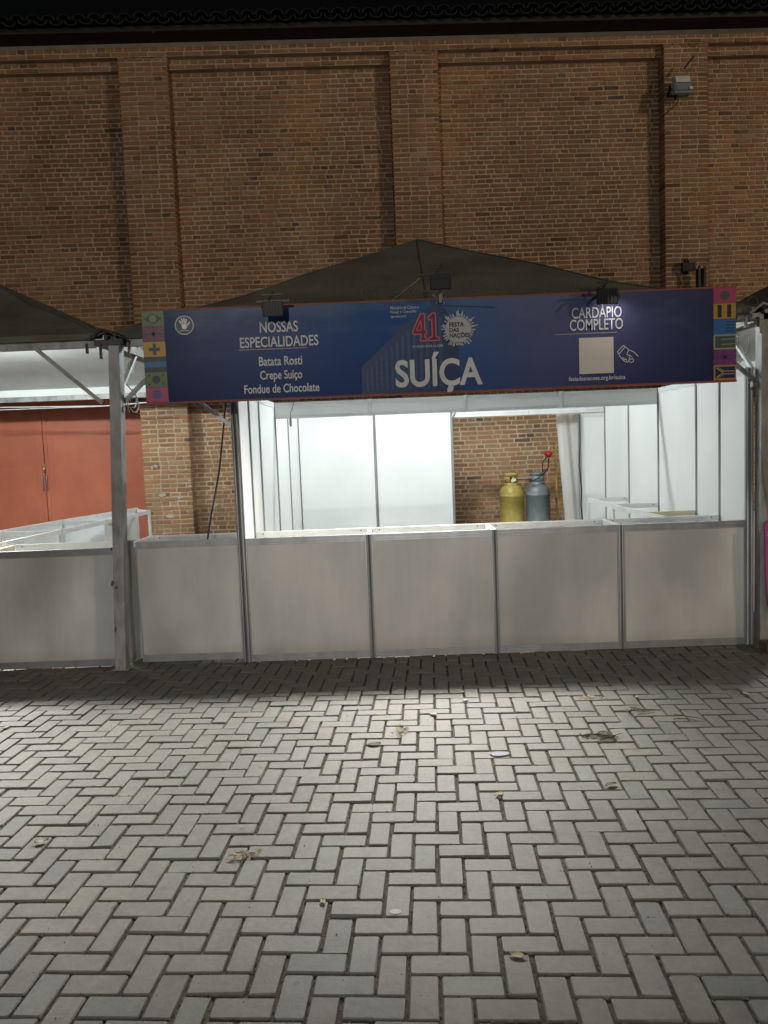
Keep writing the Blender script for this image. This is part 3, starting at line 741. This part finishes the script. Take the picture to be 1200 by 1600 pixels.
# front beam of the booth row between posts, top ornament scrolls behind the banner
so = thing('scroll_ornament', 'row of thin iron scrolls standing behind the top of the banner', 'ornament', (0,0,0))
rr = random.Random(2)
for x, r in ((-.02,.07),(.12,.065),(.34,.05),(.80,.06),(.98,.08),(1.30,.07),(1.47,.055),(2.83,.08)):
    sg = rr.choice((-1,1)); zc = 2.83+.35*(r-.05)
    if x == 2.83: zc = 2.66
    a = [(x+sg*p, -.2, z) for p, z in spiral(0, zc, r*.3, r, 0, 1.2)]
    part('scroll', MB().tube(a, .003, 6), 'dark_iron', so)
for a, b_ in ((.02,.62),(.62,1.2),(1.2,1.75)):
    part('scroll', MB().tube([(a+(b_-a)*q/10, -.2, 2.76+.08*math.sin(math.pi*q/10)) for q in range(11)], .003, 6), 'dark_iron', so)
part('stay', MB().tube([(.14,-.2,2.77),(.36,-.2,2.93)], .003, 5).tube([(.50,-.25,2.74),(.45,-.25,2.80)], .006, 5).tube([(.50,-.25,2.74),(.55,-.25,2.79)], .006, 5), 'steel', so)
# ropes at left below the rear beam
tag(MB().tube([(-6.9,4.5,2.52),(-5.28,4.5,2.44),(-3.8,4.5,2.405),(-3.2,4.5,2.43)], .006, 6).tube([(-6.9,4.5,2.46),(-5.28,4.5,2.405),(-3.8,4.5,2.40),(-3.2,4.5,2.425)], .005, 6).build('guy_rope', M['white']), 'thin pale twin rope stretched in front of the red gate top', 'rope')
br = thing('booth_brace', 'thin white diagonal brace joining the booth corner post under the banner', 'brace', (0,0,0))
part('bar', MB().bar((-1.16,.03,1.90),(-1.78,.03,2.40),.018,.026), 'alu_white', br)

# right edge pieces
ob = thing('grey_column', 'dented grey column at the right photo edge beside the tent post', 'column', (0,0,0))
bevel(part('column_body', MB().box(3.036,3.20,-.03,.12,0,2.62), 'steel', ob), .004)
part('column_seam', MB().box(3.033,3.2,-.034,-.0305,2.08,2.09), 'groove', ob)
pk = MB(); pk.prism([(2.96,.98),(3.02,1.02),(3.20,1.05),(3.20,.2),(2.985,.33),(2.965,.6)], -.15, -.142)
tag(pk.build('magenta_banner', M['pink']), 'magenta banner edge wrapped on the right post', 'banner')
tag(bevel(MB().box(2.905,3.15,-.30,-.16,.0,.075).build('timber_block', M['block']), .006, 2), 'small brown block on the pavers at the foot of right post', 'block')
tag(MB().tube([(2.925,-.14,2.10),(2.955,-.14,1.75),(2.997,-.14,1.26),(3.05,-.14,.9)], .0035, 6).build('thin_wire', M['steel']), 'thin slanting wire down the right tent post', 'wire')
for (z, r) in ((.62,.012),(.55,.008),(.28,.01)):
    pass
dn = MB()
for (x, z, w_, h_) in ((-2.128,.70,.014,.05),(-2.10,.665,.012,.03),(-2.13,.33,.01,.05),(-2.118,.97,.008,.03)):
    dn.prism([(x-w_,z-h_*.4),(x,z-h_*.5),(x+w_,z),(x+w_*.4,z+h_*.5),(x-w_*.7,z+h_*.3)], -.1185, -.1172)
o = part('chipped_patch', dn, 'dentrust', tc_)

# ------------------------------------------------------------------ banner
BX0, BX1, BZ0, BZ1, BY = -1.719, 2.678, 2.080, 2.752, -.285
bn = thing('sign_board', 'long dark blue banner board naming the Swiss food booth', 'sign', (BX0, BY, BZ0))
BW, BH = BX1-BX0, BZ1-BZ0
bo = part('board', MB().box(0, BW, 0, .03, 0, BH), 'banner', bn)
copper = plain('red_edge', (.28, .07, .04), .6)
e = MB().box(-.004, BW+.004, -.002, .036, BH+.0003, BH+.011).box(-.004, BW+.004, -.002, .036, -.014, -.0003)
part('edge_trim', e, copper, bn)
FY = -.0015
col = {n: flat('print_'+n, c) for n, c in dict(green=(.085,.13,.03), lime=(.10,.15,.035), magenta=(.18,.025,.085), maroon=(.10,.016,.055), yellow=(.42,.24,.025), blue=(.02,.13,.34), navy=(.012,.02,.05), black=(.015,.015,.02), pink=(.36,.05,.12), grey=(.30,.32,.26), slate=(.06,.08,.075), cyan=(.015,.12,.30), orange=(.42,.22,.08), purple=(.17,.04,.20), purple2=(.10,.05,.22), white=(.74,.76,.78), neon=(.72,.10,.16), deepred=(.12,.015,.03), rose=(.45,.16,.20), bld=(.016,.042,.125), bld2=(.034,.080,.20), card=(.60,.57,.53), sun=(.17,.17,.05), line=(.40,.22,.18), disc=(.42,.43,.45), dotred=(.34,.09,.06)).items()}
def poly(parent, pts, c, lvl=1, name='print_shape'):
    mb = MB(); y = FY-.0006*lvl
    area = sum(pts[i][0]*pts[(i+1)%len(pts)][1]-pts[(i+1)%len(pts)][0]*pts[i][1] for i in range(len(pts)))
    if area < 0: pts = pts[::-1]
    mb.add([(x,y,z) for x,z in pts], [tuple(range(len(pts)))])
    return part(name, mb, col[c], parent)
def rect(parent, x0, x1, z0, z1, c, lvl=1, name='print_shape'): return poly(parent, [(x0,z0),(x1,z0),(x1,z1),(x0,z1)], c, lvl, name)
def circ(x, z, r, n=24): return [(x+r*math.cos(a*2*math.pi/n), z+r*math.sin(a*2*math.pi/n)) for a in range(n)]
def line(parent, p, q, wd, c, lvl=2):
    dx, dz = q[0]-p[0], q[1]-p[1]; L_ = math.hypot(dx, dz); nx_, nz_ = -dz/L_*wd/2, dx/L_*wd/2
    return poly(parent, [(p[0]+nx_,p[1]+nz_),(p[0]-nx_,p[1]-nz_),(q[0]-nx_,q[1]-nz_),(q[0]+nx_,q[1]+nz_)], c, lvl, 'print_line')
def text(s, x0, x1, z0, z1, mat, parent, off=0., lvl=4, name='lettering', wire=0, space=1.):
    cu = bpy.data.curves.new('t', 'FONT'); cu.body = s; cu.size = 1; cu.offset = off; cu.align_x = 'CENTER'
    cu.space_line = space; cu.resolution_u = 4
    if wire: cu.fill_mode = 'NONE'; cu.bevel_depth = wire; cu.bevel_resolution = 0
    ob_ = bpy.data.objects.new('t', cu); S.collection.objects.link(ob_)
    bpy.context.view_layer.update()
    me = bpy.data.meshes.new_from_object(ob_.evaluated_get(bpy.context.evaluated_depsgraph_get()))
    bpy.data.objects.remove(ob_); me.name = name
    n = len(me.vertices); a = np.empty(n*3, np.float32); me.vertices.foreach_get('co', a); a = a.reshape(-1, 3)
    mn, mx = a.min(0), a.max(0); b_ = np.empty_like(a)
    x0 -= BX0; x1 -= BX0; z0 -= BZ0; z1 -= BZ0
    b_[:,0] = x0+(a[:,0]-mn[0])/(mx[0]-mn[0])*(x1-x0); b_[:,2] = z0+(a[:,1]-mn[1])/(mx[1]-mn[1])*(z1-z0)
    b_[:,1] = FY-.0006*lvl-(a[:,2]*.01)
    me.vertices.foreach_set('co', b_.ravel()); me.materials.clear()
    me.materials.append(M[mat] if mat in M else col[mat]); me.update()
    o = bpy.data.objects.new(name, me); S.collection.objects.link(o); o.parent = parent
    if name == 'lettering' and '\n' not in s: pass
    return o
# printed building behind the title
bl = poly(bn, [(1.62,.0),(1.62,.20),(1.95,.50),(2.13,.62),(2.22,.635),(2.26,.60),(2.34,.40),(2.36,.0)], 'bld', 0, 'printed_building')
line(bn, (2.2,.63), (2.62,.60), .008, 'bld', 1)
for q in range(17):
    xx = 1.655+q*.034*(1+q*.018); 
    if xx > 2.24: break
    top = .20+(xx-1.62)*.88 if xx < 2.13 else .60-(xx-2.2)*.08
    rect(bl, xx, xx+.012+.001*q, .03, max(.08, top-.05), 'bld2', 1)
for q in range(5):
    line(bl, (1.64,.05+q*.035), (2.3,.06+q*.075), .006, 'bld', 2)
text('NOSSAS', -.843, -.559, 2.561, 2.642, 'letter', bn, .014)
text('ESPECIALIDADES', -.995, -.412, 2.455, 2.533, 'letter', bn, .014)
text('Batata Rosti', -.861, -.538, 2.318, 2.386, 'letter', bn, .016)
text('Crepe Suíço', -.857, -.543, 2.197, 2.283, 'letter', bn, .016)
text('Fondue de Chocolate', -.981, -.419, 2.117, 2.182, 'letter', bn, .016)
text('SUÍÇA', .150, .797, 2.072, 2.372, 'letter', bn, .024)
text('CARDÁPIO', 1.468, 1.836, 2.572, 2.672, 'letter', bn, .008)
text('COMPLETO', 1.452, 1.844, 2.484, 2.566, 'letter', bn, .008)
text('festadasnacoes.org.br/suica', 1.437, 1.856, 2.108, 2.150, 'letter', bn, .006)
text('Ministério da Cultura e\nFosqui e Caterpillar\napresentam', .132, .345, 2.628, 2.716, 'letter', bn, .0) if False else None
text('Ministério da Cultura e', .132, .341, 2.693, 2.716, 'letter', bn)
text('Fosugi e Caterpillar', .132, .325, 2.660, 2.684, 'letter', bn)
text('apresentam', .132, .245, 2.628, 2.648, 'letter', bn)
text('O ANO DAS LUZES', .286, .513, 2.408, 2.424, 'letter', bn, 0, space=1)
o = line(bn, (-1.005-BX0, 2.441-BZ0), (-.50-BX0, 2.441-BZ0), .006, 'line')
o = line(bn, (1.345-BX0, 2.462-BZ0), (1.80-BX0, 2.462-BZ0), .006, 'grey')
# neon 41
def offs(pts, cx, cz, k): return [(cx+(x-cx)*k[0], cz+(z-cz)*k[1]) for x, z in pts]
FOUR = [(.055,.0),(.098,.0),(.098,.02),(.088,.024),(.088,.05),(.1,.05),(.1,.078),(.088,.078),(.088,.2),(.06,.2),(.0,.075),(.0,.05),(.062,.05),(.062,.024),(.055,.02)]
HOLE = [(.062,.078),(.062,.155),(.026,.078)]
ONE = [(.0,.0),(.078,.0),(.078,.022),(.054,.028),(.054,.2),(.03,.2),(.0,.172),(.004,.15),(.026,.155),(.026,.028),(.0,.022)]
for G_, gx in ((FOUR, .292-BX0), (ONE, .408-BX0)):
    pts = [(gx+x, 2.455-BZ0+z) for x, z in G_]
    o = poly(bn, pts, 'deepred', 3, 'numeral')
    for p_, q_ in zip(pts, pts[1:]+pts[:1]): line(o, p_, q_, .0085, 'neon', 5); line(o, p_, q_, .0035, 'rose', 6)
pts = [(.292-BX0+x, 2.455-BZ0+z) for x, z in HOLE]
for p_, q_ in zip(pts, pts[1:]+pts[:1]): line(bn, p_, q_, .007, 'neon', 5)
# round festival emblem
ex, ez = .628-BX0, 2.528-BZ0
em = poly(bn, circ(ex, ez, .098, 36), 'disc', 4, 'emblem_disc')
rr = random.Random(14)
for q in range(34):
    a = q*2*math.pi/34+rr.uniform(-.05,.05); r1 = .098+rr.uniform(.010,.036); wd = rr.uniform(.006,.014)
    if q in (25, 26): r1 = .115; wd = .02
    line(em, (ex+.094*math.cos(a), ez+.094*math.sin(a)), (ex+r1*math.cos(a), ez+r1*math.sin(a)), wd, 'disc', 4)
for a, r1 in ((.2,.165),(.62,.16),(1.3,.15),(1.55,.155),(2.3,.15),(2.9,.135),(3.7,.13),(5.2,.12)):
    b0 = a-.09; b1 = a+.09
    poly(em, [(ex+.1*math.cos(b0),ez+.1*math.sin(b0)),(ex+r1*math.cos(a),ez+r1*math.sin(a)),(ex+.1*math.cos(b1),ez+.1*math.sin(b1))], 'disc', 3)
text('FESTA', .562, .672, 2.548, 2.582, 'black', bn, .03, 6); text('DAS', .562, .632, 2.510, 2.541, 'black', bn, .03, 6)
text('NAÇÕES', .562, .712, 2.462, 2.510, 'black', bn, .03, 6)
# blank white card where the code was printed, and the hand-with-phone drawing
rect(bn, 1.517-BX0, 1.772-BX0, 2.166-BZ0, 2.430-BZ0, 'card', 3, 'white_card')
hx, hz = 1.80-BX0, 2.215-BZ0
def tubeline(pts, c='white', r=.0022, name='print_line'):
    for p, q in zip(pts, pts[1:]): line(bn, (hx+p[0], hz+p[1]), (hx+q[0], hz+q[1]), r*2, c, 3)
tubeline([(.0,.105),(.045,.15),(.085,.115),(.075,.095)]); tubeline([(.0,.105),(.01,.085),(.055,.135)])
tubeline([(.012,.08),(.03,.055),(.055,.03),(.075,.025),(.09,.045),(.085,.065)]); tubeline([(.085,.115),(.12,.10),(.155,.065)])
tubeline([(.075,.095),(.07,.08),(.09,.075),(.11,.06)]); tubeline([(.03,.055),(.045,.06),(.05,.045),(.065,.05),(.068,.035)])
tubeline([(.09,.045),(.115,.05),(.12,.03),(.10,.022),(.085,.03)])
# round hand logo at left
lx, lz = -1.402-BX0, 2.640-BZ0
lg = poly(bn, circ(lx, lz, .071, 36), 'disc', 2, 'hand_emblem'); poly(lg, circ(lx, lz, .063, 36), 'navy', 3)
poly(lg, [(lx-.02,lz+.0),(lx-.014,lz-.025),(lx+.008,lz-.03),(lx+.022,lz-.012),(lx+.02,lz+.012),(lx-.018,lz+.014)], 'white', 4)
for a, b_ in (((-.016,.005),(-.036,.035)),((-.008,.01),(-.018,.05)),((.002,.01),(.0,.054)),((.011,.01),(.018,.046)),((.018,-.008),(.042,.022))):
    line(lg, (lx+a[0],lz+a[1]), (lx+b_[0],lz+b_[1]), .009, 'white', 4)
line(lg, (lx-.035,lz-.042), (lx+.0,lz-.036), .005, 'disc', 4); line(lg, (lx,lz-.036), (lx+.035,lz-.044), .005, 'disc', 4)
# flag squares
def jack(p, x0, x1, z0, z1, a, b_):
    mx_, mz_ = (x0+x1)/2, (z0+z1)/2
    for s in (1,-1):
        line(p, (x0+.004, mz_-s*(mz_-z0-.006)), (x1-.004, mz_+s*(mz_-z0-.006)), .010, a, 2)
    rect(p, x0, x1, mz_-.014, mz_+.014, a, 3); rect(p, mx_-.014, mx_+.014, z0+.001, z1-.001, a, 3)
    rect(p, x0, x1, mz_-.007, mz_+.007, b_, 4); rect(p, mx_-.007, mx_+.007, z0+.001, z1-.001, b_, 4)
FW = .165; FHs = BH/6
def sq(side, k, c, nm='flag_square'):
    x0 = 0.002 if side == 0 else BW-.002-FW; z1 = BH-k*FHs; z0 = z1-FHs+.0015
    return rect(bn, x0, x0+FW, z0, z1, c, 1, nm), x0, x0+FW, z0, z1
p, x0, x1, z0, z1 = sq(0,0,'green'); mx_, mz_ = (x0+x1)/2, (z0+z1)/2
poly(p, [(x0+.012,mz_),(mx_,mz_+.04),(x1-.012,mz_),(mx_,mz_-.04)], 'black', 2); poly(p, circ(mx_,mz_,.027), 'sun', 3)
p, x0, x1, z0, z1 = sq(0,1,'maroon'); jack(p, x0, x1, z0, z1, 'magenta', 'navy')
p, x0, x1, z0, z1 = sq(0,2,'yellow'); mx_, mz_ = (x0+x1)/2, (z0+z1)/2
rect(p, mx_-.042, mx_+.042, mz_-.012, mz_+.012, 'navy', 2); rect(p, mx_-.012, mx_+.012, mz_-.042, mz_+.042, 'navy', 3)
p, x0, x1, z0, z1 = sq(0,3,'navy'); rect(p, x0, x1, z0+.035, z0+.075, 'cyan', 2)
p, x0, x1, z0, z1 = sq(0,4,'lime'); mx_, mz_ = (x0+x1)/2, (z0+z1)/2
poly(p, circ(mx_,mz_,.03), 'navy', 2)
for a in (-1,1):
    for b_ in (-1,1): poly(p, circ(mx_+a*.053, mz_+b_*.032, .013, 6), 'green', 2); line(p, (mx_+a*.045,mz_+b_*.026), (mx_+a*.062,mz_+b_*.04), .006, 'black', 3)
p, x0, x1, z0, z1 = sq(0,5,'pink'); poly(p, circ((x0+x1)/2,(z0+z1)/2,.036), 'purple2', 2)
p, x0, x1, z0, z1 = sq(1,0,'pink'); poly(p, circ((x0+x1)/2,(z0+z1)/2,.034), 'slate', 2)
p, x0, x1, z0, z1 = sq(1,1,'yellow'); rect(p, x0+.03, x0+.06, z0+.01, z1-.008, 'navy', 2); rect(p, x0+.10, x0+.13, z0+.01, z1-.008, 'navy', 2)
p, x0, x1, z0, z1 = sq(1,2,'blue')
for q in range(4): rect(p, x0+.09, x1-.012, z0+.018+q*.022, z0+.024+q*.022, 'navy', 2)
p, x0, x1, z0, z1 = sq(1,3,'grey'); rect(p, x0+.012, x1-.006, z0+.012, z1-.012, 'slate', 2); rect(p, x0+.055, x1-.008, z0+.035, z0+.041, 'grey', 3); rect(p, x0+.055, x1-.008, z0+.072, z0+.078, 'grey', 3)
p, x0, x1, z0, z1 = sq(1,4,'purple'); jack(p, x0, x1, z0, z1, 'magenta', 'purple2')
p, x0, x1, z0, z1 = sq(1,5,'orange'); rect(p, x0+.012, x1-.008, z0+.014, z1-.012, 'navy', 2); mz_ = (z0+z1)/2
line(p, (x0+.02,z1-.02), (x0+.07,mz_), .009, 'grey', 3); line(p, (x0+.02,z0+.02), (x0+.07,mz_), .009, 'grey', 3); rect(p, x0+.065, x1-.01, mz_-.014, mz_-.007, 'grey', 3); rect(p, x0+.065, x1-.01, mz_+.007, mz_+.014, 'grey', 3)
line(p, (x0+.03,z1-.016), (x0+.08,mz_+.01), .005, 'orange', 4); line(p, (x0+.03,z0+.016), (x0+.08,mz_-.01), .005, 'orange', 4)

# sign floodlights
def sign_lamp(x, z, label, bar_x=(-.12,.12), stem=0):
    t, P, tb, bd = flood('sign_floodlight', label, 'black floodlights along the banner top', (x, -.42, z), 0, tilt=.10)
    part('mount_bar', MB().box(bar_x[0], bar_x[1], .03, .045, .0, .016), 'black', t)
    part('bracket', MB().bar((-.075,.02,.052),(.075,.02,.052),.008,.008).tube([(-.03,.03,.012),(-.015,.025,.035),(0,.02,.052),(.012,.03,.075)], .006, 6), 'black', t)
    if stem: part('stem', MB().bar((0,.11,-.18),(0,.06,-.02),.02,.012).bar((-.03,.12,-.19),(0,.08,-.09),.008,.008).bar((.03,.12,-.19),(0,.08,-.09),.008,.008), 'steel', t)
    else: part('stem', MB().bar((0,.03,.0),(0,.15,-.01),.02,.012), 'black', t)
    return t
sign_lamp(-.722, 2.762, 'small black floodlight over NOSSAS at the banner left part')
sign_lamp(.500, 2.905, 'small black floodlight raised above the middle of the banner', (-.155,.115), 1)
t3 = sign_lamp(1.700, 2.752, 'small black floodlight over CARDÁPIO near the banner right part', (-.19,.08))
part('swing_arm', MB().bar((.0,.0,.05),(-.13,.01,-.015),.016,.012).bar((-.13,.01,-.015),(-.17,.01,-.06),.012,.01), 'black', t3)

# ------------------------------------------------------------------ litter on the pavers
def leaf(x, y, s, a, mat, label, name='fallen_leaf', cat='leaf', curl=.35):
    n = 8; rr = random.Random(int(abs(x*1000)+abs(y*777))); vs = []; z0 = .004
    for i in range(n+1):
        u = i/n; wd = s*.30*math.sin(math.pi*min(1, u*.95+.03))**.8*(1+rr.uniform(-.15,.15))
        for v_ in (-1, 0, 1):
            vs.append(((u-.5)*s, v_*wd, z0+curl*s*(.25*abs(v_)*1.+.35*(u-.4)**2)+rr.uniform(0,.002)))
    f = [(i*3+k, i*3+k+1, (i+1)*3+k+1, (i+1)*3+k) for i in range(n) for k in (0, 1)]
    mb = MB(); mb.add(vs, f, smooth=True)
    mb.tube([(-s*.5,0,z0+.004),(-s*.72,s*.06,z0+.003)], .0012, 4)
    o = mb.build(name, M[mat], None, (x, y, 0), a); return tag(o, label, cat)
leaf(-1.504,-2.846,.06,.3,'paper','pale curled leaf on the pavers near the left edge',curl=.6)
leaf(-.22,-3.362,.035,1.9,'leaf','tiny yellowish leaf in a joint at the lower middle')
leaf(.55,-2.527,.05,.7,'leaf','pale leaf scrap on the pavers below the blue stain')
leaf(.443,-3.701,.05,2.8,'leaf','tan leaf curl near the bottom middle of the picture')
leaf(.298,-1.389,.06,2.2,'paper','white curled scrap midway to the counter',name='paper_scrap',cat='scrap')
leaf(.526,-1.142,.05,.5,'paper','small white scrap just past the counter shadow',name='paper_scrap',cat='scrap')
leaf(.521,-.968,.045,1.5,'leaf','small pale leaf at the edge of the counter shadow')
leaf(-.061,-1.858,.075,.1,'leaf_dark','dark curled leaf in a joint left of the blue stain')
leaf(1.10,-2.471,.06,.4,'leaf_dark','small dark leaf below the broken twigs at right')
leaf(1.628,-1.196,.04,1.0,'leaf','tiny pale leaf near the counter at right')
leaf(2.325,-1.208,.05,2.0,'paper','white scrap near the right edge by the counter',name='paper_scrap',cat='scrap')
leaf(-2.40,-1.365,.05,.9,'paper','white scrap by the left edge near the counter',name='paper_scrap',cat='scrap')
rr = random.Random(31)
def twigs(name, cx, cy, n, spread, ln, mat, label, cat='twigs', flat_=.5, blobs=0):
    mb = MB()
    for _ in range(n):
        x, y = cx+rr.gauss(0,spread), cy+rr.gauss(0,spread*flat_); a = rr.gauss(0,.6); L_ = ln*rr.uniform(.4,1)
        p = [Vector((x+L_*(q/4-.5)*math.cos(a), y+L_*(q/4-.5)*math.sin(a), .006+rr.uniform(0,.012))) for q in range(5)]
        mb.tube(p, [.0025,.003,.0025,.002,.001], 5)
    for _ in range(blobs):
        x, y = cx+rr.gauss(0,spread), cy+rr.gauss(0,spread*flat_); s = rr.uniform(.006,.014)
        mb.add([(x-s,y-s*.4,.004),(x+s,y-s*.6,.006),(x+s*.7,y+s,.012),(x-s*.8,y+s*.7,.008)], [(0,1,2,3)])
    return tag(mb.build(name, M[mat]), label, cat)
twigs('twig_cluster', 1.215, -1.85, 12, .05, .13, 'leaf_dark', 'dark broken twigs and leaves lying in a paver gap at right', blobs=26)
twigs('palm_frond', 1.55, -1.45, 4, .04, .22, 'leaf_dark', 'long dark leaf strip near the counter at right', 'leaf', blobs=8)
twigs('twig', 1.76, -1.62, 2, .03, .2, 'leaf_dark', 'single dark twig right of the leaf strip', blobs=2)
twigs('leaf_litter', -.577, -3.02, 5, .035, .05, 'leaf', 'crumbled pale leaf litter in a joint at lower left of centre', 'leaf litter', blobs=22)
twigs('leaf_litter', .10, -1.66, 5, .022, .04, 'leaf', 'small crumbled pale litter in the lit paving at centre', 'leaf litter', 1.8, blobs=22)
twigs('leaf_litter', 1.34, -1.18, 4, .05, .04, 'leaf', 'scattered pale litter near the counter right of centre', 'leaf litter', .5, blobs=16)
st_ = MB(); st_.add([(x,y,.0022) for x, y in [(.619+.07*math.cos(a*.7)*(.8+.2*math.sin(a*2.3)), -2.036+.032*math.sin(a*.7)) for a in range(9)]], [tuple(range(9))])
M['stain'] = plain('dark_blue_stain', (.07,.08,.11), .6)
tag(st_.build('paint_stain', M['stain']), 'flat dark bluish stain on a paver in the lit middle area', 'stain')
st_ = MB(); st_.add([(x,y,.0022) for x, y in [(.048+.022*math.cos(a*.785), -3.436+.016*math.sin(a*.785)) for a in range(8)]], [tuple(range(8))])
tag(st_.build('paint_spot', M['paper']), 'small white round spot on a paver at lower middle', 'spot')

lamp('banner_lamp_spill', 'SPOT', (1.74, -.40, 2.715), 6, (1, .93, .86), .05, to=(1.76, -.29, 2.35), angle=150, blend=.8)
